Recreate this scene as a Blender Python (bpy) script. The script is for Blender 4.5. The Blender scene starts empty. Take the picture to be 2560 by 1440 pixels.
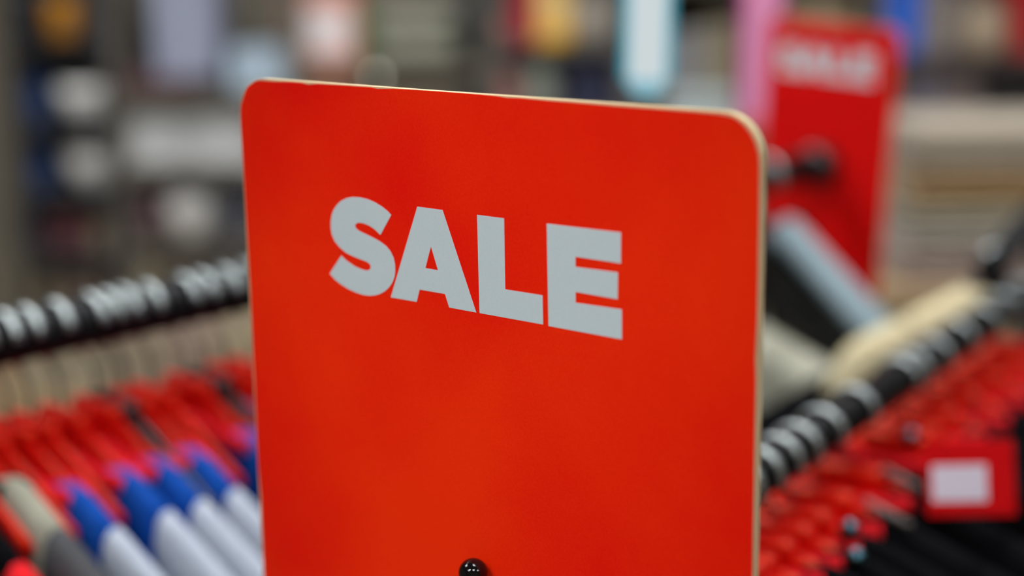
import bpy, bmesh, math, random
from mathutils import Vector, Matrix
random.seed(7)
PI = math.pi
SC = bpy.context.scene
COL = SC.collection

# ------------------------------------------------------------------ camera, light, exposure
F = 4105.0                                              # focal length in pixels of the 2560 frame
EYE = Vector((0, 0, 1.56))
RX, RY, RZ = Vector((0.9999, -0.01449, 0)), Vector((-0.00315, -0.21736, 0.97609)), Vector((-0.01414, -0.97598, -0.21739))
def ray(px, py):
    v = Vector(((px - 1280) / F, (py - 720) / F, 1))
    return Vector((RX.dot(v), RY.dot(v), RZ.dot(v)))
def at(px, py, d):                                      # the point at depth d along a sight line
    return EYE + ray(px, py) * d
def atY(px, py, Y):                                     # the point of a sight line on the vertical plane y = Y
    r = ray(px, py); return EYE + r * (Y / r.y)
cd = bpy.data.cameras.new('camera'); cam = bpy.data.objects.new('camera', cd); COL.objects.link(cam)
cd.sensor_width = 36; cd.lens = F / 2560 * 36
cam.matrix_world = Matrix(((RX.x, -RX.y, -RX.z, 0), (RY.x, -RY.y, -RY.z, 0), (RZ.x, -RZ.y, -RZ.z, EYE.z), (0, 0, 0, 1)))
cd.clip_start = 0.05
cd.dof.use_dof = True; cd.dof.focus_distance = 0.632; cd.dof.aperture_fstop = cd.lens / 21.0
SC.camera = cam
w = bpy.data.worlds.new('world'); SC.world = w; w.use_nodes = True
w.node_tree.nodes['Background'].inputs[0].default_value = (0.75, 0.8, 0.85, 1)
w.node_tree.nodes['Background'].inputs[1].default_value = 0.3
SC.view_settings.view_transform = 'Standard'; SC.view_settings.look = 'None'
SC.view_settings.gamma = 1; SC.view_settings.use_curve_mapping = False
SC.view_settings.exposure = 0.0
SPOT = 50.0                                             # watts of the added spotlight
LAMP = 21.0                                              # radiance of the ceiling panels

# ------------------------------------------------------------------ materials
def lin(c):
    return tuple(((x / 255) / 12.92 if x / 255 <= .04045 else ((x / 255 + .055) / 1.055) ** 2.4) for x in c)
MATS = {}
def mat(name, rgb, rough=.6, metal=0, var=.06, scale=60, bump=0.0, emit=None, strength=1, sheen=0, coat=0, tint=None, spec=.5):
    if name in MATS: return MATS[name]
    m = bpy.data.materials.new(name); m.use_nodes = True
    nt = m.node_tree; b = nt.nodes['Principled BSDF']
    r, g, bl = lin(rgb)
    tc = nt.nodes.new('ShaderNodeTexCoord'); n = nt.nodes.new('ShaderNodeTexNoise')
    n.inputs['Scale'].default_value = scale; n.inputs['Detail'].default_value = 3
    nt.links.new(tc.outputs['Object'], n.inputs['Vector'])
    mx = nt.nodes.new('ShaderNodeMix'); mx.data_type = 'RGBA'
    mx.inputs[6].default_value = (r * (1 - var), g * (1 - var), bl * (1 - var), 1)
    mx.inputs[7].default_value = (min(1, r * (1 + var)), min(1, g * (1 + var)), min(1, bl * (1 + var)), 1)
    nt.links.new(n.outputs[0], mx.inputs[0]); nt.links.new(mx.outputs[2], b.inputs['Base Color'])
    b.inputs['Roughness'].default_value = rough; b.inputs['Metallic'].default_value = metal
    if sheen: b.inputs['Sheen Weight'].default_value = sheen
    if coat: b.inputs['Coat Weight'].default_value = coat
    if tint: b.inputs['Specular Tint'].default_value = (*tint, 1)
    b.inputs['Specular IOR Level'].default_value = spec
    if bump:
        bp = nt.nodes.new('ShaderNodeBump'); bp.inputs['Strength'].default_value = bump; bp.inputs['Distance'].default_value = .0005
        nt.links.new(n.outputs[0], bp.inputs['Height']); nt.links.new(bp.outputs[0], b.inputs['Normal'])
    if emit:
        b.inputs['Emission Color'].default_value = (*lin(emit), 1); b.inputs['Emission Strength'].default_value = strength
    MATS[name] = m; return m
def col(rgb, rough=.7):
    return mat('paint_%d_%d_%d_%d' % (*rgb, int(rough * 10)), rgb, rough, var=.08, scale=25)

# ------------------------------------------------------------------ mesh helpers
class G:
    def __init__(s): s.bm = bmesh.new()
    def box(s, c, d, rz=0, bevel=0):
        M = Matrix.Translation(Vector(c)) @ Matrix.Rotation(rz, 4, 'Z') @ Matrix.Diagonal((d[0], d[1], d[2], 1))
        r = bmesh.ops.create_cube(s.bm, size=1, matrix=M)
        if bevel:
            es = list({e for v in r['verts'] for e in v.link_edges})
            bmesh.ops.bevel(s.bm, geom=es, offset=bevel, segments=2, affect='EDGES', profile=.5)
        return s
    def ring_loft(s, rings, closed=True, caps=True):
        vs = [[s.bm.verts.new(p) for p in r] for r in rings]
        n = len(vs[0])
        for a, b in zip(vs, vs[1:]):
            for i in range(n if closed else n - 1):
                j = (i + 1) % n
                s.bm.faces.new((a[i], a[j], b[j], b[i]))
        if caps and closed:
            s.bm.faces.new(list(reversed(vs[0]))); s.bm.faces.new(vs[-1])
        return s
    def tube(s, path, r, seg=10, flat=None):                 # flat: (width across, thickness) for a strip in the XZ plane
        path = [Vector(p) for p in path]; rings = []
        for i, p in enumerate(path):
            t = (path[min(i + 1, len(path) - 1)] - path[max(i - 1, 0)]).normalized()
            ref = Vector((0, 1, 0)) if abs(t.y) < .9 else Vector((1, 0, 0))
            a = t.cross(ref).normalized(); b = a.cross(t).normalized()
            ra, rb = (flat[1] / 2, flat[0] / 2) if flat else ((r[i], r[i]) if isinstance(r, (list, tuple)) else (r, r))
            rings.append([p + a * (ra * math.cos(2 * PI * k / seg)) + b * (rb * math.sin(2 * PI * k / seg)) for k in range(seg)])
        return s.ring_loft(rings)
    def lathe(s, prof, c=(0, 0, 0), seg=24):                  # prof: (radius, z) from bottom to top
        c = Vector(c)
        return s.ring_loft([[c + Vector((max(r, 1e-5) * math.cos(2 * PI * k / seg), max(r, 1e-5) * math.sin(2 * PI * k / seg), z)) for k in range(seg)] for r, z in prof])
    def sphere(s, c, r, seg=24):
        bmesh.ops.create_uvsphere(s.bm, u_segments=seg, v_segments=seg // 2, radius=r, matrix=Matrix.Translation(Vector(c))); return s
    def obj(s, name, m, parent=None, smooth=False, loc=None, xf=None):
        if xf is not None: bmesh.ops.transform(s.bm, matrix=xf, verts=s.bm.verts)
        bmesh.ops.recalc_face_normals(s.bm, faces=s.bm.faces)
        me = bpy.data.meshes.new(name); s.bm.to_mesh(me); s.bm.free()
        if smooth:
            for p in me.polygons: p.use_smooth = True
        me.materials.append(m)
        o = bpy.data.objects.new(name, me); COL.objects.link(o)
        if parent: o.parent = parent
        if loc is not None: o.location = loc
        return o
def tag(o, label, cat, group=None):
    o['label'] = label; o['category'] = cat
    if group: o['group'] = group
    return o
def thing(name, label, cat, loc=(0, 0, 0), rz=0, group=None):
    o = bpy.data.objects.new(name, None); COL.objects.link(o); o.empty_display_size = .05
    o.location = loc; o.rotation_euler = (0, 0, rz)
    return tag(o, label, cat, group)
def struct(g, name, m):
    o = g.obj(name, m); o['kind'] = 'structure'; return o
def dup(root, loc, rz, label, group=None):
    r = root.copy(); COL.objects.link(r); r.location = loc; r.rotation_euler = (0, 0, rz); r['label'] = label
    if group: r['group'] = group
    for ch in list(root.children):
        c = ch.copy(); COL.objects.link(c); c.parent = r
        for gc in list(ch.children):
            d = gc.copy(); COL.objects.link(d); d.parent = c
    return r
def frame_angle(a): return math.atan2(a.y, a.x)

# ------------------------------------------------------------------ the room
X0, X1, Y0, Y1, H = -3.6, 3.8, -2.8, 3.81, 3.1
struct(G().box(((X0 + X1) / 2, (Y0 + Y1) / 2, -.05), (X1 - X0 + .4, Y1 - Y0 + .4, .1)), 'floor', mat('floor_vinyl', (120, 114, 104), .45, scale=6))
struct(G().box(((X0 + X1) / 2, (Y0 + Y1) / 2, H + .05), (X1 - X0 + .4, Y1 - Y0 + .4, .1)), 'ceiling', mat('ceiling_paint', (200, 200, 196), .9))
wm = mat('wall_paint', (128, 119, 102), .85, scale=5)
struct(G().box(((X0 + X1) / 2, Y1 + .05, H / 2), (X1 - X0, .1, H)), 'wall_back', wm)
struct(G().box(((X0 + X1) / 2, Y0 - .05, H / 2), (X1 - X0, .1, H)), 'wall_front', wm)
struct(G().box((X0 - .05, (Y0 + Y1) / 2, H / 2), (.1, Y1 - Y0, H)), 'wall_left', wm)
struct(G().box((X1 + .05, (Y0 + Y1) / 2, H / 2), (.1, Y1 - Y0, H)), 'wall_right', wm)
struct(G().box(((X0 + X1) / 2, Y1 - .01, .05), (X1 - X0, .02, .1)), 'baseboard_back', mat('skirting', (70, 66, 60), .6))

lm = mat('lit_diffuser', (240, 240, 240), .5, emit=(247, 250, 255), strength=LAMP, var=0)
fm = mat('fixture_white', (215, 215, 215), .4)
PANELS = [(-1.7, -1.3, 'behind the camera on the left'), (0.2, -1.3, 'behind the camera in the middle'), (2.0, -1.3, 'behind the camera on the right'),
          (-1.7, 1.0, 'above the left clothes rail'), (0.3, 0.5, 'above the front red sign'), (2.0, 1.0, 'on the ceiling right of the racks'),
          (-0.95, 1.9, 'before the dark shelving unit'), (0.0, 1.9, 'before the middle shelving units'), (0.95, 1.9, 'above the table of folded jumpers')]
for x, y, wh in PANELS:
    t = thing('ceiling_light', 'square white ceiling light panel ' + wh, 'ceiling light', (x, y, H - .04), 0, 'ceiling light panels')
    G().box((0, .31, .02), (.64, .02, .04)).box((0, -.31, .02), (.64, .02, .04)).box((.31, 0, .02), (.02, .6, .04)).box((-.31, 0, .02), (.02, .6, .04)).obj('frame', fm, t)
    G().box((0, 0, .02), (.6, .6, .02)).obj('diffuser', lm, t)

# an added spotlight, out of view, to brighten the middle of the front sign
sp, aim = Vector((-.85, -.75, 2.78)), Vector((-.016, .618, 1.388))
sl = thing('added_spotlight', 'black added track spotlight on the ceiling aimed at the large red sign', 'spotlight', sp)
q = (aim - sp).to_track_quat('-Z', 'Y').to_matrix().to_4x4()
black_can = mat('added_spot_can', (24, 24, 26), .4)
G().lathe([(.045, -.06), (.047, -.06), (.047, .07), (.03, .09), (0, .09)], seg=24).obj('added_can', black_can, sl, True, xf=q)
G().tube([(0, 0, 0), (0, 0, H - sp.z - .01)], .008, 10).obj('arm', black_can, sl, True)
G().box((0, 0, H - sp.z - .012), (.035, .2, .024)).obj('added_ceiling_block', black_can, sl)
ld = bpy.data.lights.new('added_spot_beam', 'SPOT'); ld.energy = SPOT; ld.spot_size = math.radians(11.5); ld.spot_blend = 1; ld.shadow_soft_size = .04; ld.color = (1, .97, .93)
lo = bpy.data.objects.new('added_spot_beam', ld); COL.objects.link(lo); lo.parent = sl; lo.matrix_local = Matrix.Translation(q @ Vector((0, 0, -.065))) @ q

# ------------------------------------------------------------------ the red sale sign
U, N = Vector((.77182, -.63589, 0)), Vector((-.63589, -.77178, 0))
SO = Vector((-.00174, .60675, 1.4093))
SIGN = Matrix(((U.x, 0, N.x, 0), (U.y, 0, N.y, 0), (0, 1, 0, 0), (0, 0, 0, 1)))      # u, v, n -> world
L_S = [(-59.38,37.7),(-65.7,28.91),(-68.74,30.88),(-71.83,32.09),(-74.97,32.66),(-77.8,32.68),(-79.24,32.09),(-79.9,31.12),(-79.17,30.03),(-77.25,29.2),(-74.46,28.52),(-69.95,27.42),(-66.16,26.3),(-62.77,24.77),(-60.44,22.86),(-58.82,20.5),(-58.14,17.77),(-58.08,14.97),(-58.54,12.6),(-59.81,10.1),(-61.74,7.9),(-64.26,5.85),(-67.12,4.4),(-69.97,3.45),(-73.17,2.89),(-76.73,2.78),(-80.65,3.21),(-84.93,4.15),(-88.86,5.36),(-92.43,7.02),(-95.61,9.28),(-88.39,17.86),(-86.47,16.59),(-84,15.44),(-80.83,14.25),(-77.29,13.51),(-74.47,13.26),(-72.68,13.63),(-71.76,14.58),(-71.71,15.62),(-72.55,16.42),(-74.29,16.99),(-77.81,17.61),(-82.06,18.41),(-85.61,19.31),(-89.13,21.13),(-91.92,23.44),(-93.42,26.03),(-93.9,28.73),(-93.76,31.36),(-93.18,34.03),(-91.95,36.5),(-90.03,38.63),(-87.39,40.7),(-84.09,42.17),(-80.49,42.97),(-76.59,43.18),(-72.39,42.89),(-68.25,42.01),(-64.16,40.51),(-61.47,39.13)]
L_A = [(-45.08,42.45),(-31.87,42.45),(-15.64,3.9),(-29.56,3.95),(-31.6,9.1),(-45.07,9.15),(-46.88,3.9),(-60.95,3.85)]
L_AH = [(-38.4,27.28),(-34.98,18.2),(-41.68,18.25)]
L_L = [(-14.3,42.3),(-1.0,42.3),(-.95,15),(17.05,15.05),(17.15,3.9),(-14,3.9)]
L_E = [(19.4,42.45),(52.81,42.7),(52.81,31.45),(32.5,31.5),(32.5,27.8),(51.5,28.05),(51.4,18.15),(32.45,18.35),(32.45,14.35),(53.2,14.7),(53.28,3.6),(19.75,3.7)]
FACE = [(-146.3,70.5),(-146.1,74.45),(-145.57,76.53),(-144.1,79.33),(-142.63,82.12),(-140.96,84.32),(-138.36,85.71),(-135.77,87.01),(-132.52,87.51),(-124.92,87.38),(-113.56,87.77),(-108.11,87.71),(-104.13,87.15),(-98.04,87.72),(-92.5,87.75),(-78.9,87.87),(-67.84,87.8),(-64.78,87.45),(-55.71,87.96),(-32.28,88.15),(-17.98,88.15),(-4.28,87.95),(1.09,87.55),(7.36,87.76),(19.83,87.53),(35.02,87.53),(51.46,87.35),(68.83,87.4),(84.12,87.37),(92.5,87.29),(96.9,86.9),(100.01,85.94),(103.13,83.89),(105.47,81.4),(107.37,78.22),(108.51,74.72),(108.87,71),(109,62),(109.05,19),(108.6,4.5),(109,-2),(108.95,-30),(109.1,-74),(109,-130),(108.8,-160),(106,-168),(100,-172),(90,-173.4),(-126,-173.4),(-137,-171),(-144,-164),(-146,-152),(-145.8,-137.3),(-145.4,-98.9),(-146.2,-84.4),(-145.76,-46.3),(-145.54,0.2)]
def rrect(x0, x1, y0, y1, r, n=8):
    out = []
    for cx, cy, a in ((x1 - r, y1 - r, 0), (x0 + r, y1 - r, 90), (x0 + r, y0 + r, 180), (x1 - r, y0 + r, 270)):
        out += [(cx + r * math.cos(math.radians(a + 90 * k / n)), cy + r * math.sin(math.radians(a + 90 * k / n))) for k in range(n + 1)]
    return out
def plate(outline, n0, n1, hole=None, k=.001):               # flat plate (mm outline) between two heights over the sign's plane
    g = G(); bm = g.bm
    loops = [outline] + ([hole] if hole else [])
    edges = []
    for lp in loops:
        vs = [bm.verts.new((x * k, y * k, n0 * k)) for x, y in lp]
        edges += [bm.edges.new((vs[i], vs[(i + 1) % len(vs)])) for i in range(len(vs))]
    r = bmesh.ops.triangle_fill(bm, use_beauty=True, use_dissolve=False, edges=edges)
    fs = [x for x in r['geom'] if isinstance(x, bmesh.types.BMFace)]
    ex = bmesh.ops.extrude_face_region(bm, geom=fs)
    bmesh.ops.translate(bm, vec=(0, 0, (n1 - n0) * k), verts=[v for v in ex['geom'] if isinstance(v, bmesh.types.BMVert)])
    return g
def print_mat(name, a, b, scale):
    m = mat(name, a, .5, var=.0, scale=900, bump=.05, spec=.12)
    nt = m.node_tree; bs = nt.nodes['Principled BSDF']
    tc = nt.nodes['Texture Coordinate']
    n1 = nt.nodes.new('ShaderNodeTexNoise'); n1.inputs['Scale'].default_value = scale; n1.inputs['Detail'].default_value = 4
    n2 = nt.nodes.new('ShaderNodeTexNoise'); n2.inputs['Scale'].default_value = 1100; n2.inputs['Detail'].default_value = 2
    for n in (n1, n2): nt.links.new(tc.outputs['Object'], n.inputs['Vector'])
    r = nt.nodes.new('ShaderNodeMapRange'); r.inputs[1].default_value = .32; r.inputs[2].default_value = .68
    nt.links.new(n1.outputs[0], r.inputs[0])
    ad = nt.nodes.new('ShaderNodeMath'); ad.operation = 'MULTIPLY_ADD'; ad.inputs[1].default_value = .9; ad.inputs[2].default_value = -.45
    nt.links.new(n2.outputs[0], ad.inputs[0])
    sm = nt.nodes.new('ShaderNodeMath'); sm.operation = 'ADD'; sm.use_clamp = True
    nt.links.new(r.outputs[0], sm.inputs[0]); nt.links.new(ad.outputs[0], sm.inputs[1])
    mx = nt.nodes.new('ShaderNodeMix'); mx.data_type = 'RGBA'
    mx.inputs[6].default_value = (*lin(a), 1); mx.inputs[7].default_value = (*lin(b), 1)
    nt.links.new(sm.outputs[0], mx.inputs[0]); nt.links.new(mx.outputs[2], bs.inputs['Base Color'])
    return m
red_print = print_mat('red_print', (240, 14, 3), (255, 48, 3), 9)
far_print = print_mat('far_red_print', (214, 6, 8), (222, 14, 10), 11)
core_m = mat('cream_board_core', (196, 172, 132), .8, scale=300)
letter_m = mat('white_print', (202, 216, 220), .5, var=.05, scale=900)
def sale_sign(name, label, M, origin, scale, outline, core, letters_shift=(0, 0), lscale=1, pm=None):
    t = thing(name, label, 'sign', origin, 0)
    K = M @ Matrix.Scale(scale, 4)
    plate(core, -3.4, -.05).obj('board', core_m, t, xf=K)
    plate(outline, -.05, .12).obj('printed_face', pm or red_print, t, xf=K)
    for lp, hole in ((L_S, None), (L_A, L_AH), (L_L, None), (L_E, None)):
        f_ = lambda l: [(x * lscale + letters_shift[0], y * lscale + letters_shift[1]) for x, y in l] if l else None
        plate(f_(lp), .12, .2, f_(hole)).obj('letter', letter_m, t, xf=K)
    return t
core = rrect(-146.6, 109.4, -173.7, 88.2, 15.2)
sale_sign('sale_sign', 'large red SALE sign with rounded corners and chipped cream edge, in front of everything', SIGN, SO, 1, FACE, core)

# sign holder: bracket on the rail end, bolt through the sign, black ball nut in front
blk = mat('black_steel', (22, 22, 24), .38, var=.1)
gloss = mat('glossy_black', (8, 8, 9), .06, var=.1)
RO, RT = Vector((-.016, .6185, 1.267)), Vector((.548, .836, 0)).normalized()
RA = Vector((RT.y, -RT.x, 0))
def slab(c, n_off):                                          # point on the sign's frame, metres
    return SO + U * c[0] + Vector((0, 0, 1)) * c[1] + N * n_off
hd = thing('sign_holder', 'black sign clamp with round glossy ball nut at the foot of the large red sign', 'sign holder', (0, 0, 0))
rb = ray(1183, 1432)
bc = EYE + rb * ((SO + N * .0062 - EYE).dot(N) / rb.dot(N))
loc = Vector(((bc - SO).dot(U), (bc - SO).z, (bc - SO).dot(N)))
G().sphere(bc, .0059, 32).obj('ball_nut', gloss, hd, True)
G().tube([bc, slab((loc.x, loc.y), -.02)], .0022, 10).obj('bolt', blk, hd, True)
G().box(slab((loc.x, loc.y - .012), -.0065), (.022, .0055, .055), frame_angle(U)).obj('back_plate', blk, hd)
G().tube([RO + RT * .006, RO + RT * .034], .0165, 20).obj('rail_collar', blk, hd, True)

# ------------------------------------------------------------------ clothes racks
railm = mat('rail_black', (7, 7, 8), .5, var=.1, spec=.15)
chrome = mat('brushed_steel', (160, 166, 164), .42, metal=1, var=.03)
def rack(label, o, t, s0, s1, posts, pw=.0125):
    k = thing('clothes_rack', label, 'clothes rack', (o.x, o.y, 0))
    b = Vector((o.x, o.y, 0))
    G().tube([o + t * s0 - b, o + t * s1 - b], pw, 20).obj('rail', railm, k, True)
    a = Vector((t.y, -t.x, 0))
    for s in posts:
        p = o + t * s - b
        G().tube([p - Vector((0, 0, pw * .6)), Vector((p.x, p.y, .03))], pw, 16).obj('upright', railm, k, True)
        G().box((p.x, p.y, .02), (.56, .04, .03), frame_angle(a), .006).obj('foot', railm, k)
    p0, p1 = o + t * posts[0] - b, o + t * posts[-1] - b
    G().tube([Vector((p0.x, p0.y, .16)), Vector((p1.x, p1.y, .16))], pw * .8, 14).obj('lower_bar', railm, k, True)
    return k
rack('black clothes rail with black garments, running away right of the large red sign', RO, RT, .007, .82, (.02, .8))
LO, L1 = at(0, 853, .968), at(612, 728, 1.099)
LT = L1 - LO; LT.z = 0; LT.normalize(); LA = Vector((LT.y, -LT.x, 0))
LEND = .905
rack('black clothes rail with blue and white shirts, left of and behind the large red sign', LO, LT, -.42, LEND - .012, (-.4, .45), .0152)

# ---- hangers: local X = arm towards the aisle, Y = along the rail, Z up, origin on the rail's axis
def hook_path(R=.0150, a0=-22):
    pts = [(R * math.cos(math.radians(a)), 0, R * math.sin(math.radians(a))) for a in range(a0, 211, 14)]
    return pts + [(-R * .62, 0, -R * 1.23)]
red_pl = mat('red_plastic', (184, 8, 6), .36, var=.06, tint=(1, .4, .12))
blk_pl = mat('black_plastic', (20, 22, 24), .25, var=.1)
DROP = -.046
def zarm(u, slope): return DROP - slope * max(0, abs(u) - .022)
def make_hanger(name, label, body_m, half=.172, slope=.36, h=.015, th=.0085, hookw=.0065, cat='hanger', R=.0150, a0=-26):
    t = thing(name, label, cat)
    G().tube(hook_path(R, a0), 0, 8, flat=(hookw, .0028)).obj('hook', chrome, t, True)
    G().tube([(-R * .65, 0, -R * 1.2), (-R * .27, 0, -R * 1.5), (-.0008, 0, -R * 1.87), (0, 0, DROP + .004)], .0011, 8).obj('stem', blk, t, True)
    for sgn in (1, -1):
        g = G(); rings = []
        for k in range(9):
            u = sgn * (.012 + (half - .012) * k / 8); z = zarm(u, slope); hh = h * (1.25 - .55 * k / 8)
            rings.append([(u, th / 2 * math.cos(q * PI / 4 + .39), z - hh * .2 + hh * .6 * math.sin(q * PI / 4 + .39)) for q in range(8)])
        g.ring_loft(rings).obj('arm', body_m, t, True)
    G().box((0, 0, DROP - .001), (.046, th * 1.25, .028), 0, .004).obj('neck_block', body_m, t, True)
    return t
def make_garment(name, label, cols, half=.2, slope=.36, thick=.013, hem=-.62, cut=(.055, .1), dip=.022, cat='shirt', collar=True, flare=1.15):
    """cols: (yoke, outer, collar) materials; a garment hung on a hanger, in the hanger's frame"""
    t = thing(name, label, cat)
    def section(u, lift=0):
        z = zarm(u, slope) + .0125
        if abs(u) < cut[0]: z -= dip * (1 - (abs(u) / cut[0]) ** 2)
        e = max(0, (abs(u) - (half - .03)) / .03)
        z -= .03 * e * e
        w_ = thick * (1 - .25 * e)
        zb = hem if abs(u) < half - .05 else hem + .22
        wob = .15 * thick * math.sin(u * 70)
        P = [(-flare * w_, zb), (-flare * w_ + wob, zb * .5), (-w_, z - .018), (-.72 * w_, z - .006), (-.3 * w_, z - .0008), (.3 * w_, z - .0008), (.72 * w_, z - .006), (w_, z - .018), (flare * w_ + wob, zb * .5), (flare * w_, zb)]
        return [(u, y, zz + lift) for y, zz in P]
    def span(a, b, n): return [a + (b - a) * k / n for k in range(n + 1)]
    for sgn in (1, -1):
        G().ring_loft([section(sgn * u) for u in span(cut[0] * .55, cut[1], 5)]).obj('yoke', cols[0], t, True)
        G().ring_loft([section(sgn * u) for u in span(cut[1], half, 9)]).obj('sleeve', cols[1], t, True)
    if collar:
        for sy in (1, -1):                                   # two halves of the collar, front and back
            pts = [(cut[0] * 1.02 * math.sin(PI / 2 * q / 5), sy * (thick * .62 + .002 * math.cos(PI / 2 * q / 5)), zarm(cut[0] * math.sin(PI / 2 * q / 5), slope) + .004 - dip * .8 * math.cos(PI / 2 * q / 5) ** 2) for q in range(-5, 6)]
            G().tube(pts, .0052, 8).obj('collar', cols[2], t, True)
    G().ring_loft([section(u) for u in span(-cut[0] * .55, cut[0] * .55, 4)]).obj('front_panel', cols[3] if len(cols) > 3 else cols[0], t, True)
    return t

cloth = lambda n, c: mat(n, c, .9, var=.1, scale=400, spec=.15)
blue_c, white_c, redc = cloth('blue_jersey', (4, 62, 142)), cloth('white_jersey', (154, 160, 170)), cloth('red_jersey', (196, 18, 26))
black_c, cream_c, slate_c = mat('black_jersey', (5, 5, 7), .9, var=.1, scale=400, spec=.05), cloth('cream_jersey', (142, 140, 124)), cloth('slate_jersey', (66, 66, 68))
azure_c = cloth('azure_jersey', (4, 92, 166))
ANG_L, ANG_R = frame_angle(LA), frame_angle(RA)
ORD = ['first', 'second', 'third', 'fourth', 'fifth', 'sixth', 'seventh', 'eighth', 'ninth', 'tenth', 'eleventh', 'twelfth', 'thirteenth', 'fourteenth', 'fifteenth', 'sixteenth']

# left rack
DROP = -.063
LEFT = [-.0415, -.0140, .0024, .0173, .0378, .0623, .0741, .087, .1036, .1318, .1464, .1647, .1831]
SHIRTS = [.0024, .0378, .0623, .0870, .1318]
rh = make_hanger('clothes_hanger', 'red hanger', red_pl, slope=.5, R=.0177, a0=8)
eh = None
def place(o, p, a): o.location = p; o.rotation_euler = (0, 0, a); return o
for i, s in enumerate([-.060, -.027] + LEFT):
    p = LO + LT * s
    lab = ('red plastic hanger, %s hook from the left end of the left rail' % ORD[i - 2]) if i >= 2 else ('red plastic hanger carrying the black and red top' if i == 0 else 'red plastic hanger carrying the cream and slate top')
    if i == 0: rh.location = p; rh.rotation_euler = (0, 0, ANG_L); rh['label'] = lab; rh['group'] = 'red hangers on the left rail'
    elif s in SHIRTS + [-.027, .1647]: dup(rh, p, ANG_L, lab, 'red hangers on the left rail')
    else:
        lab = lab.replace('red plastic', 'small empty red plastic')
        if eh is None:
            eh = make_hanger('clothes_hanger', lab, red_pl, half=.085, slope=.5, R=.0177, a0=8)
            eh.location = p; eh.rotation_euler = (0, 0, ANG_L); eh['group'] = 'small empty red hangers on the left rail'
        elif s in (.0741, .1464):
            place(make_hanger('clothes_hanger', lab.replace('red', 'black'), blk_pl, half=.1, slope=.5, R=.0177, a0=8), p, ANG_L)['group'] = 'small empty black hangers on the left rail'
        else: dup(eh, p, ANG_L, lab, 'small empty red hangers on the left rail')
place(make_garment('sweatshirt', 'black top with red lower sleeve, nearest garment at the lower left corner', (black_c, redc, black_c), cut=(.05, .105), slope=.5, thick=.011), LO + LT * -.060, ANG_L)
place(make_garment('sweatshirt', 'cream shouldered top with slate grey sleeve, between black top and white shirts', (cream_c, slate_c, black_c), cut=(.05, .092), slope=.5, thick=.0115), LO + LT * -.027, ANG_L)
ws = make_garment('sports_shirt', 'blue and white shirt', (blue_c, white_c, redc), thick=.0098, slope=.5, cut=(.068, .103))
for i, s in enumerate(SHIRTS):
    p = LO + LT * s; lab = 'blue yoked white shirt on the left rail, %s of the row counted from the left' % ORD[i]
    if i == 0: place(ws, p, ANG_L); ws['label'] = lab; ws['group'] = 'blue and white shirts on the left rail'
    else: dup(ws, p, ANG_L, lab, 'blue and white shirts on the left rail')
place(make_garment('sports_shirt', 'bright azure shirt with white sleeve, beside the left edge of the large red sign', (azure_c, white_c, redc), cut=(.05, .1), thick=.0125, slope=.5), LO + LT * .1647, ANG_L)

DROP = -.046
# far end of the left rack: broad black hangers, a cream shirt, and the second red sign
DROP = -.072
bh = make_hanger('coat_hanger', 'broad black hanger with pale sheen, hooked before the far red sign', blk_pl, half=.19, slope=.6, h=.075, th=.036, hookw=.009, R=.0177)
sheen_m = mat('grey_sheen', (112, 128, 133), .85)  # grey colour standing for the highlight along the hanger arms
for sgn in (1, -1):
    G().tube([(sgn * u, 0, zarm(u, .6) + .026 - .13 * (u - .02)) for u in (.02, .05, .08, .11, .14, .17)], 0, 10, flat=(.042, .026)).obj('sheen_strip', sheen_m, bh, True)['label'] = 'pale grey strip painted as the highlight of the arm'
DROP = -.046
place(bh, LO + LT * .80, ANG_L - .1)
DROP = -.116
place(make_hanger('coat_hanger', 'black hanger carrying the cream shirt right of the large red sign', blk_pl, half=.18, slope=.34, R=.0177), LO + LT * .70, ANG_L)
place(make_garment('cream_shirt', 'cream shirt hanging beside the right edge of the large red sign', (cream_c, cream_c, cream_c), thick=.03, slope=.34), LO + LT * .70, ANG_L)
DROP = -.046

FE = LO + LT * LEND
FU = Vector((LT.y, -LT.x, 0)); FN = -LT
FS = Matrix(((FU.x, 0, FN.x, 0), (FU.y, 0, FN.y, 0), (0, 1, 0, 0), (0, 0, 0, 1)))
k2 = .57; FS = FS @ Matrix.Rotation(math.radians(-3.5), 4, 'Z')
sale_sign('sale_sign', 'small blurred red SALE sign on the far rail end, upper right', FS, FE + Vector((0, 0, .003)) - FU * .004, k2, rrect(-128, 128, -222, 236, 16), rrect(-129, 129, -223, 237, 16), (17, 138), 1.3, far_print)
fh = thing('sign_holder', 'black clamp fixing the small far red sign to its rail', 'sign holder', (0, 0, 0))
G().tube([FE - LT * .03, FE - LT * .004], .0185, 18).obj('rail_collar', blk, fh, True)
G().sphere(FE - LT * -.012, .006, 20).obj('ball_nut', gloss, fh, True)

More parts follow.
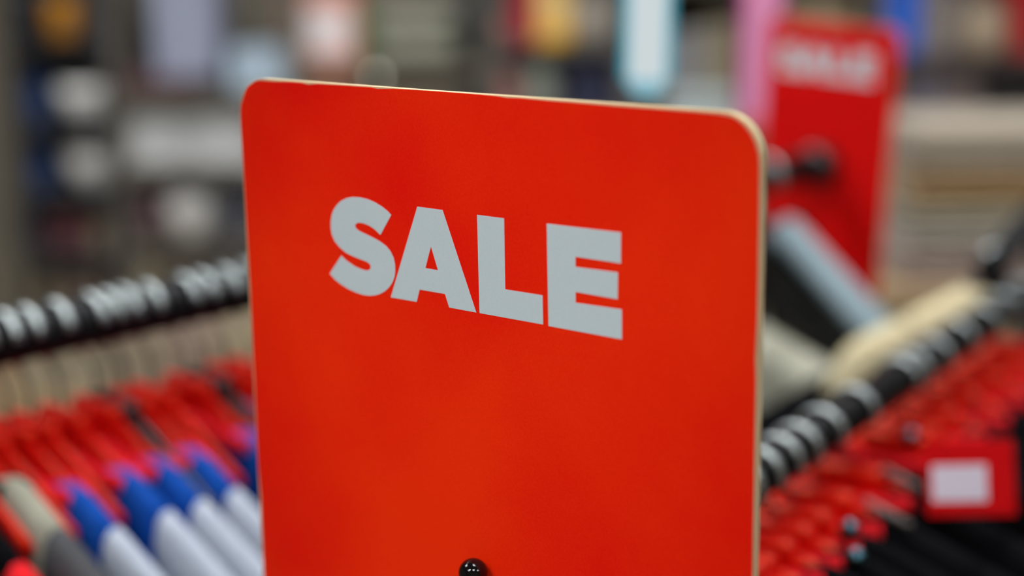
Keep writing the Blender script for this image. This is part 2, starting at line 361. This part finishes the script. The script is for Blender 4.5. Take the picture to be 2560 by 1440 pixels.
# right rack
RIGHT = [.2299, .2427, .2675, .2936, .3193, .3546, .4053, .4827, .5055, .5454, .5967, .652, .7015, .7545]
rr = make_hanger('clothes_hanger', 'red hanger', red_pl, th=.011, h=.019, hookw=.0072)
for i, s in enumerate(RIGHT):
    p = RO + RT * s; lab = 'red plastic hanger with steel hook on the right rail, %s from the large red sign' % ORD[i]
    if i == 0: place(rr, p, ANG_R); rr['label'] = lab; rr['group'] = 'red hangers on the right rail'
    else: dup(rr, p, ANG_R, lab, 'red hangers on the right rail')
bg = make_garment('sports_jacket', 'black jacket', (black_c, black_c, redc), thick=.0125, cut=(.042, .1), dip=.016)
stud_m = mat('steel_stud', (70, 108, 120), .3, metal=1)
for i, s in enumerate(RIGHT):
    p = RO + RT * s; lab = 'black jacket with red collar on the right rail, %s from the large red sign' % ORD[i]
    if i == 0: place(bg, p, ANG_R); bg['label'] = lab; bg['group'] = 'black jackets on the right rail'
    else: jk = dup(bg, p, ANG_R, lab, 'black jackets on the right rail')
    for si, ua, ub in ((.3546, .03, .058), (.4053, .022, .05)):  # thin grey rods painting the glints of clip wires
        if s == si: G().tube([(u, -.004, zarm(u, .36) + .0145) for u in (ua, (ua + ub) / 2, ub)], .0022, 8).obj('glint_rod', mat('grey_glint', (86, 80, 76), .5), jk, True)['label'] = 'short grey painted glint on the shoulder'
    gap = min([abs(s - q_) for q_ in RIGHT if q_ != s])
    (bg if i == 0 else jk).scale.y = min(1.15, gap / (2.35 * .0125))
    for si, u in ((.3193, .036), (.4827, .012), (.2936, .05)):
        if s == si: G().sphere((u, -.008, zarm(u, .36) + .0125), .0055, 16).obj('snap_button', stud_m, jk, True)['label'] = 'blue grey steel snap'
# a red swing tag on the right rail
tp = at(2425, 1195, .955)
tg = thing('swing_tag', 'red swing tag with white panel hanging among black jackets at lower right', 'price tag', tp)
tang = math.radians(-24)
TM = Matrix.Rotation(tang, 4, 'Z') @ Matrix.Rotation(math.radians(-25), 4, 'X') @ Matrix.Rotation(math.radians(-8), 4, 'Y')
G().box((0, 0, 0), (.05, .0012, .044), 0, .0005).obj('card', mat('tag_red', (170, 6, 10), .8, spec=.05), tg, xf=TM)
G().box((-.006, -.0009, -.003), (.031, .0004, .021)).obj('white_panel', mat('tag_white', (176, 166, 178), .6), tg, xf=TM)
G().tube([TM @ Vector((0, 0, .022)), Vector((.006, .018, .045))], .0007, 6).obj('cord', blk, tg)

# ------------------------------------------------------------------ second rack at right with the cream coat
CN, CT = at(2484, 660, 1.36), at(2110, 890, 1.3)
ca = CT - CN; slope_c = -(ca.z + .046) / (ca.xy.length - .02); ca.z = 0; ca.normalize()
ct = Vector((.42, .9, 0)).normalized()
rack('black clothes rail holding a cream coat, at the right edge', CN, ct, -.02, .86, (.34, .84))
DROP = -.026
place(make_hanger('coat_hanger', 'dark hanger carrying the cream coat at the right edge', blk_pl, half=.14, slope=.27, h=.02, th=.014), CN, frame_angle(ca))
place(make_garment('cream_coat', 'cream coat whose shoulder slopes down behind the right rail', (cloth('cream_wool', (176, 164, 130)),) * 3, slope=.27, thick=.017, half=.17, cut=(.022, .1), dip=.006), CN, frame_angle(ca))
DROP = -.046

# ------------------------------------------------------------------ two made-up glowing tubes for blurred bright streaks
def streak_glow(label, px, py, d, r, rgbs, strength, rim, lean=0):
    b = at(px, py, d); L_ = .55
    t = thing('streak_glow', label, 'lamp', b); t.rotation_euler = (0, lean, 0)
    n = len(rgbs)
    for k, c in enumerate(rgbs):
        G().tube([(0, 0, r + L_ * (k if k else 0) / n), (0, 0, r + L_ * (k + 1) / n)], r, 20).obj('glow_tube', mat('tube_glow_%d_%d_%d' % c, tuple(v // 5 for v in c), .5, emit=c, strength=strength, var=0, spec=.1), t, True)
    G().lathe([(r * math.cos(a), r - r * math.sin(a)) for a in [PI / 2 * (1 - q / 6) for q in range(7)]], seg=20).obj('glow_end', rim[1], t, True)
    for s in (1, -1): G().tube([(s * r * 1.06, -r * .3, r), (s * r * 1.06, -r * .3, L_)], r * .2, 8).obj('edge_strip', rim[0], t, True)
    G().lathe([(r * 1.15, L_ - .005), (r * 1.15, L_ + .03), (r * .4, L_ + .04)], seg=20).obj('top_cap', fm, t, True)
    G().tube([(0, 0, L_ + .03), (0, 0, (H - b.z) / max(.2, math.cos(lean)))], .002, 6).obj('added_cable', blk, t)
    return t
cy = mat('cyan_fringe_glow', (20, 60, 70), .4, emit=(70, 165, 185), strength=.9, var=0)  # cyan colour fringe of the bright streak, put in as glow
pk = mat('pink_edge', (190, 90, 150), .4)
streak_glow('pale white made-up glowing tube lamp with cyan rim hanging at the top centre', 1614, 246, 1.22, .0152, [(204, 214, 217)], 1, (cy, mat('cyan_end_glow', (30, 60, 70), .4, emit=(135, 188, 203), strength=.9, var=0)), math.radians(1.2))  # made up, stands for a bright reflection
streak_glow('pink made-up glowing tube lamp hanging left of the small far red sign', 1890, 335, 1.75, .021, [(206, 130, 166), (190, 156, 212), (176, 132, 194)], .95, (pk, mat('rose_end_glow', (60, 20, 30), .4, emit=(205, 95, 110), strength=.8, var=0)), math.radians(1.5))  # made up, stands for a pink bright streak

# ------------------------------------------------------------------ table with folded jumpers
wood = mat('pale_wood', (150, 125, 92), .5, var=.15, scale=12)
TZ = atY(2400, 722, 2.3).z
tx0, tx1, ty0, ty1 = atY(2180, 700, 2.3).x, 1.45, 2.3, 2.85
tb = thing('display_table', 'pale wooden table carrying a stack of beige folded jumpers', 'table', ((tx0 + tx1) / 2, (ty0 + ty1) / 2, 0))
G().box((0, 0, TZ - .015), (tx1 - tx0, ty1 - ty0, .03), 0, .004).obj('tabletop', wood, tb)
for sx in (-1, 1):
    for sy in (-1, 1):
        G().box((sx * ((tx1 - tx0) / 2 - .04), sy * ((ty1 - ty0) / 2 - .04), (TZ - .03) / 2), (.05, .05, TZ - .03), 0, .004).obj('leg', wood, tb)
def folded(name, label, x, y, z, w_, h, d, rgb, cat, group=None, rz=0):
    t = thing(name, label, cat, (x, y, z), rz, group)
    m = mat('knit_%d_%d_%d' % rgb, rgb, .9, var=.12, scale=220, sheen=.2)
    def half_(z0, hh, dd, yo):
        g = G(); rings = []
        for k in range(7):
            u = -1 + 2 * k / 6; e = abs(u) ** 8
            P = []
            for q in range(12):
                a = 2 * PI * q / 12
                P.append((u * w_ / 2, yo + dd / 2 * (abs(math.cos(a)) ** .35) * (1 if math.cos(a) >= 0 else -1) * (1 - .03 * e), z0 + hh / 2 + hh / 2 * (abs(math.sin(a)) ** .6) * (1 if math.sin(a) >= 0 else -1) * (1 - .15 * e)))
            rings.append(P)
        return g.ring_loft(rings)
    half_(0, h * .5, d, 0).obj('lower_fold', m, t, True); half_(h * .5, h * .5, d * .97, -.002).obj('upper_fold', m, t, True)
    return t
JUMP = [(150, 130, 120), (158, 142, 128), (158, 152, 136), (152, 135, 106), (150, 114, 62), (158, 143, 122), (156, 143, 124)]
JN = ['taupe', 'warm grey', 'pale grey', 'sand', 'tan', 'beige', 'light beige']
hj = (atY(2400, 295, 2.45).z - TZ) / 7
jx = atY(2455, 500, 2.45).x
for i, (c, n_) in enumerate(zip(JUMP, JN)):
    folded('folded_jumper', '%s folded jumper, %s from the bottom of the stack on the table' % (n_, ORD[i]), jx + random.uniform(-.006, .006) + .002 * i, 2.46, TZ + i * hj, .285, hj, .26, c, 'jumper', 'folded jumpers on the table')

# ------------------------------------------------------------------ wall shelving and its goods
YF, YB = 3.45, 3.77
def unit(label, p0, p1, rows, back_rgb, board_rgb):
    x0, x1 = atY(p0, 300, YF).x, atY(p1, 300, YF).x; xc = (x0 + x1) / 2
    zs = sorted({round(atY((p0 + p1) / 2, py, YF).z, 4) for py in rows})
    top = 1.95
    t = thing('shelving_unit', label, 'shelf', (xc, (YF + YB) / 2, 0))
    bm_, sm = col(back_rgb), col(board_rgb)
    G().box((0, (YB - YF) / 2 - .01, top / 2), (x1 - x0 - .004, .02, top)).obj('back_panel', bm_, t)
    for s in (-1, 1): G().box((s * ((x1 - x0) / 2 - .008), 0, top / 2), (.014, YB - YF, top)).obj('side_panel', sm, t)
    for z in zs + [.06, .3, 1.9]: G().box((0, -.01, z - .008), (x1 - x0 - .032, YB - YF - .03, .016)).obj('shelf_board', sm, t)
    return t
UA = [105, 312, 482, 640, 800, 965]
UB = [235, 425, 605, 790, 965]
UC = [168, 330, 520]
UD = [112, 300, 500]
UE = [-60, 325, 520]
UF = [140, 300, 480, 680]
unit('dark shelving unit with white bowls at the left edge', 30, 282, UA, (36, 37, 42), (46, 44, 45))
unit('shelving unit with white folded shirts, left of the large red sign', 284, 742, UB, (122, 114, 97), (104, 97, 86))
unit('olive shelving unit with peach boxes above the large red sign', 744, 1232, UC, (112, 104, 88), (112, 104, 90))
unit('grey shelving unit with red and yellow boxes, top centre', 1234, 1566, UD, (78, 76, 73), (82, 78, 74))
unit('beige shelving unit behind the white glowing tube', 1568, 2186, UE, (118, 110, 94), (110, 104, 92))
unit('brown shelving unit with a blue box, upper right corner', 2188, 2680, UF, (96, 82, 74), (84, 72, 66))

def carton(name, label, x, z, w_, h, d, rgb, cat='box', panel=None, stripe=None, group=None, yf=3.5):
    t = thing(name, label, cat, (x, yf + d / 2, z), 0, group)
    m = col(rgb)
    G().box((0, 0, h * .41), (w_ * .985, d * .985, h * .82), 0, .002).obj('body', m, t)
    G().box((0, 0, h * .82 + h * .09), (w_, d, h * .18), 0, .002).obj('lid', m, t)
    if panel: G().box((0, -d / 2 - .0004, h * .46), (w_ * .82, .001, h * .62)).obj('label_panel', col(panel), t)['label'] = 'pale panel'
    if stripe: G().box((0, -d / 2 - .0004, h * .12), (w_ * .98, .0012, h * .2)).obj('stripe', col(stripe), t)
    return t
def bowl(name, label, x, z, w_, h, rgb, group=None, yf=3.5):
    r = w_ / 2
    t = thing(name, label, 'bowl', (x, yf + r, z), 0, group)
    G().lathe([(r * .45, 0), (r * .47, h * .06), (r * .8, h * .3), (r * .96, h * .68), (r, h), (r * .95, h), (r * .88, h * .66), (r * .7, h * .32), (r * .4, h * .12), (0, h * .1)]).obj('bowl_body', mat('white_ceramic', rgb, .25), t, True)
    G().lathe([(r * .42, -.0), (r * .48, 0), (r * .48, h * .05), (r * .42, h * .05)]).obj('foot_ring', mat('white_ceramic', rgb, .25), t, True)
    return t
def mug(name, label, x, z, w_, h, rgb, group=None, yf=3.5):
    r = w_ / 2; t = thing(name, label, 'mug', (x, yf + r, z), 0, group); m = mat('mug_%d_%d_%d' % rgb, rgb, .3)
    G().lathe([(r * .8, 0), (r * .97, h * .08), (r, h * .5), (r, h), (r * .9, h), (r * .88, h * .1), (0, h * .08)]).obj('cup', m, t, True)
    G().tube([(r * .95 + r * .55 * math.sin(PI * q / 8), 0, h * .5 + h * .3 * math.cos(PI * q / 8)) for q in range(9)], r * .12, 8).obj('handle', m, t, True)
    return t
def jar(name, label, x, z, w_, h, rgb, lid, cat='jar', yf=3.5):
    r = w_ / 2; t = thing(name, label, cat, (x, yf + r, z)); m = col(rgb, .4)
    G().lathe([(r * .85, 0), (r, h * .06), (r, h * .72), (r * .75, h * .84), (r * .7, h * .86), (0, h * .86)]).obj('jar_body', m, t, True)
    G().lathe([(r * .76, h * .845), (r * .76, h * .99), (r * .7, h), (0, h)]).obj('lid', col(lid, .4), t, True)
    return t
def bottle(name, label, x, z, w_, h, rgb, cap, yf=3.5):
    r = w_ / 2; t = thing(name, label, 'bottle', (x, yf + r, z)); m = col(rgb, .3)
    G().lathe([(r * .9, 0), (r, h * .03), (r, h * .58), (r * .8, h * .68), (r * .36, h * .78), (r * .34, h * .9), (0, h * .9)]).obj('bottle_body', m, t, True)
    G().lathe([(r * .42, h * .89), (r * .42, h), (0, h)]).obj('cap', col(cap, .4), t, True)
    return t
def spot(px, py, yf=3.5): return atY(px, py, YF)
PXM = 3.5 / F * 1.04                                       # metres per photo pixel at the shelves
def put(kind, name, label, px, row, wpx, hpx, rgb, d=.2, yf=3.5, lift=0, **k):
    p = spot(px, row); x, z, w_, h = p.x * yf / YF, atY(px, row, YF).z + lift, wpx * PXM, hpx * PXM
    if kind == 'carton': return carton(name, label, x, z, w_, h, d, rgb, yf=yf, **k)
    if kind == 'bowl': return bowl(name, label, x, z, w_, h, rgb, yf=yf, **k)
    if kind == 'mug': return mug(name, label, x, z, w_, h, rgb, yf=yf, **k)
    if kind == 'jar': return jar(name, label, x, z, w_, h, rgb, k.get('lid', rgb), yf=yf)
    if kind == 'bottle': return bottle(name, label, x, z, w_, h, rgb, k.get('cap', rgb), yf=yf)
    if kind == 'folded': return folded(name, label, x, yf + d / 2, z, w_, h, d, rgb, k.get('cat', 'shirt'), k.get('group'))
W = (248, 244, 236)
BY = 2.75; BZ = atY(300, 985, BY).z
bx0, bx1 = atY(-120, 985, BY).x, atY(760, 985, BY).x
bn = thing('low_bench', 'low pale bench carrying beige cartons, seen beneath the left rail', 'bench', ((bx0 + bx1) / 2, BY + .17, 0))
G().box((0, 0, BZ - .02), (bx1 - bx0, .4, .04), 0, .004).obj('bench_top', wood, bn)
for sx in (-1, 1):
    for sy in (-1, 1): G().box((sx * ((bx1 - bx0) / 2 - .04), sy * .16, (BZ - .04) / 2), (.05, .05, BZ - .04), 0, .004).obj('leg', wood, bn)
def bench_box(name, label, px, row, wpx, hpx, rgb):
    k = BY / F * 1.04
    return carton(name, label, atY(px, 985, BY).x, BZ, wpx * k, (hpx + 22) * k, .2, tuple(min(255, int(v * 1.1)) for v in rgb), yf=BY)

# dark unit, left edge
put('mug', 'mug', 'yellow mug on the top visible shelf of the dark unit, upper left', 152, 105, 88, 100, (170, 112, 4))
put('bottle', 'bottle', 'dark slate bottle left of the yellow mug', 72, 105, 44, 150, (36, 38, 44))
put('carton', 'storage_box', 'dark grey box right of the yellow mug', 238, 105, 66, 120, (36, 40, 46))
put('bowl', 'bowl', 'white bowl below the yellow mug, upper of two on the dark unit', 206, 312, 156, 86, W, group='white bowls on the shelves')
put('carton', 'storage_box', 'small navy box left of the upper white bowl', 88, 312, 50, 100, (26, 52, 92))
put('bowl', 'bowl', 'white bowl below another white bowl on the dark unit', 222, 482, 150, 86, W, group='white bowls on the shelves')
put('carton', 'storage_box', 'small navy box left of the lower white bowl', 100, 482, 50, 90, (26, 52, 92))
put('folded', 'folded_shirt', 'maroon folded shirt below the lower white bowl', 170, 640, 110, 90, (92, 44, 46), d=.22)
put('carton', 'storage_box', 'navy box left of the maroon folded shirt', 78, 640, 56, 120, (34, 40, 58))
put('carton', 'storage_box', 'kraft box right of the maroon folded shirt', 252, 640, 44, 70, (128, 114, 92))
put('carton', 'storage_box', 'brown carton just above the left rail at the left edge', 95, 800, 90, 125, (134, 120, 94))
put('carton', 'storage_box', 'brown carton above the left rail, right of another brown carton', 215, 800, 100, 110, (112, 94, 80))
bench_box('storage_box', 'beige carton under the left rail at the left edge', 95, 965, 100, 125, (132, 120, 98))
bench_box('storage_box', 'beige carton under the left rail, second from the left edge', 215, 965, 110, 120, (136, 124, 102))
# unit with white shirts
put('folded', 'folded_shirt', 'maroon folded shirt under the blue grey box, upper left', 400, 235, 190, 34, (104, 52, 56), d=.24)
put('carton', 'gift_box', 'tall blue grey box standing on a folded shirt, upper left', 468, 235, 150, 230, (150, 154, 172), d=.22, lift=34 * PXM)
put('carton', 'gift_box', 'pale blue box behind the top left corner of the large red sign', 655, 235, 150, 100, (176, 194, 206))
for st, (cx, n_) in enumerate(((375, 'left'), (552, 'right'))):
    for i in range(4):
        put('folded', 'folded_shirt', 'white folded shirt, %s from the bottom of the %s stack left of the red sign' % (ORD[i], n_), cx + (i % 2) * 3, 425, 165, 42, (216, 216, 212), d=.235, lift=i * 42 * PXM, group='white folded shirts')
put('folded', 'folded_shirt', 'dark maroon folded shirt left of the lowest white bowl', 352, 605, 110, 118, (84, 54, 58), d=.24)
put('bowl', 'bowl', 'white bowl below the stacks of white folded shirts', 466, 605, 164, 100, W, group='white bowls on the shelves')
put('carton', 'storage_box', 'dark slate box right of the lowest white bowl', 600, 605, 110, 155, (62, 62, 68))
put('carton', 'storage_box', 'slate box standing behind the lowest white bowl', 470, 605, 130, 150, (66, 60, 62), d=.06, yf=3.68)
put('carton', 'storage_box', 'kraft carton above the left rail, below the dark maroon shirt', 345, 790, 110, 140, (160, 146, 118))
put('carton', 'storage_box', 'brown carton above the left rail, below the lowest white bowl', 470, 790, 110, 130, (112, 98, 84))
put('carton', 'storage_box', 'grey brown carton above the left rail beside the red sign', 600, 790, 110, 140, (108, 100, 94))
bench_box('storage_box', 'beige carton under the left rail, third from the left edge', 350, 965, 120, 125, (128, 114, 94))
bench_box('storage_box', 'pinkish beige carton under the left rail', 480, 965, 120, 125, (132, 114, 98))
bench_box('storage_box', 'beige carton under the left rail beside the red sign', 610, 965, 120, 125, (140, 126, 100))
# olive unit
put('carton', 'gift_box', 'peach gift box with large pale front panel, top centre left', 803, 168, 176, 180, (206, 130, 102), panel=(228, 214, 210))
put('bottle', 'bottle', 'slim green bottle right of the peach gift box', 916, 168, 34, 190, (82, 104, 58))
put('folded', 'folded_blanket', 'olive grey folded blanket at the top, right of the green bottle', 1035, 168, 190, 130, (140, 138, 120), d=.235, cat='blanket')
put('jar', 'jar', 'dark charcoal jar right of the olive folded blanket', 1190, 168, 70, 200, (36, 38, 40))
put('carton', 'gift_box', 'plain peach box right above the edge of the large red sign', 822, 330, 130, 130, (206, 148, 120))
put('carton', 'storage_box', 'olive carton above the red sign, below the olive blanket', 1050, 330, 190, 130, (116, 106, 88))
put('jar', 'jar', 'charcoal grey jar above the red sign at top centre', 1190, 330, 70, 130, (74, 76, 74))
# grey unit
put('mug', 'mug', 'dusky pink mug on the upper shelf left of the deep red box', 1254, 112, 44, 60, (168, 110, 104))
put('carton', 'storage_box', 'deep red box left of the yellow box at the top', 1312, 112, 60, 150, (158, 10, 34))
put('carton', 'storage_box', 'cream and yellow box with yellow foot, top centre', 1384, 112, 80, 140, (226, 188, 112), stripe=(236, 176, 0))
put('jar', 'jar', 'grey beige jar right of the cream and yellow box', 1490, 112, 110, 110, (158, 148, 134))
put('mug', 'mug', 'dusky pink mug on the lower shelf just above the red sign', 1268, 300, 56, 110, (172, 112, 104))
put('jar', 'jar', 'grey green jar above the red sign, right of the pink mug', 1350, 300, 90, 150, (138, 142, 128))
put('carton', 'storage_box', 'navy box above the red sign, left of the white glowing tube', 1486, 300, 140, 175, (32, 34, 58))
# beige unit
put('carton', 'storage_box', 'grey upright box right of the white glowing tube', 1712, 325, 90, 230, (122, 120, 120))
put('carton', 'storage_box', 'olive beige upright box left of the pink glowing tube', 1800, 325, 80, 250, (128, 116, 92))
put('folded', 'folded_blanket', 'pale grey green folded blanket above the red sign right shoulder', 1755, 325, 180, 92, (172, 182, 178), d=.05, yf=3.452, cat='blanket')
put('carton', 'storage_box', 'tan upright box behind the top of the small far sign', 2040, 325, 150, 300, (146, 128, 100))
put('carton', 'storage_box', 'pale lilac box at the top edge right of the white glowing tube', 1735, -60, 90, 60, (160, 166, 176))
# brown unit
put('carton', 'storage_box', 'bright blue box at the top, right of the small far sign', 2245, 140, 92, 190, (24, 98, 206))
put('carton', 'storage_box', 'taupe box right of the bright blue box', 2345, 140, 78, 150, (128, 118, 112))
put('jar', 'jar', 'beige jar in the upper right corner', 2470, 140, 120, 120, (166, 146, 120), lid=(150, 132, 110))
put('carton', 'storage_box', 'red box cut by the upper right corner', 2568, 140, 60, 220, (170, 4, 16))
put('mug', 'mug', 'pinkish mug below the bright blue box', 2225, 300, 46, 80, (160, 118, 108))
put('carton', 'storage_box', 'lilac grey box below the taupe box', 2310, 300, 70, 120, (116, 110, 118))
put('carton', 'storage_box', 'taupe brown box behind the top of the jumper stack', 2400, 300, 84, 125, (112, 98, 92))
put('carton', 'storage_box', 'dark brown box behind the top of the jumper stack, right edge', 2530, 300, 150, 130, (26, 18, 18))
ip = atY(940, 192, 3.44)  # a blurred glint, put in as a tiny glowing ball
il = thing('glint_glow', 'tiny made-up glow for a round glint at the olive shelf, above the red sign', 'light', ip)
G().sphere((0, 0, 0), .0055, 12).obj('glint_ball', mat('glint_shine', (60, 60, 55), .4, emit=(250, 246, 225), strength=4, var=0), il, True)
G().tube([(0, .002, 0), (0, .012, 0)], .008, 12).obj('glint_ring', fm, il, True)
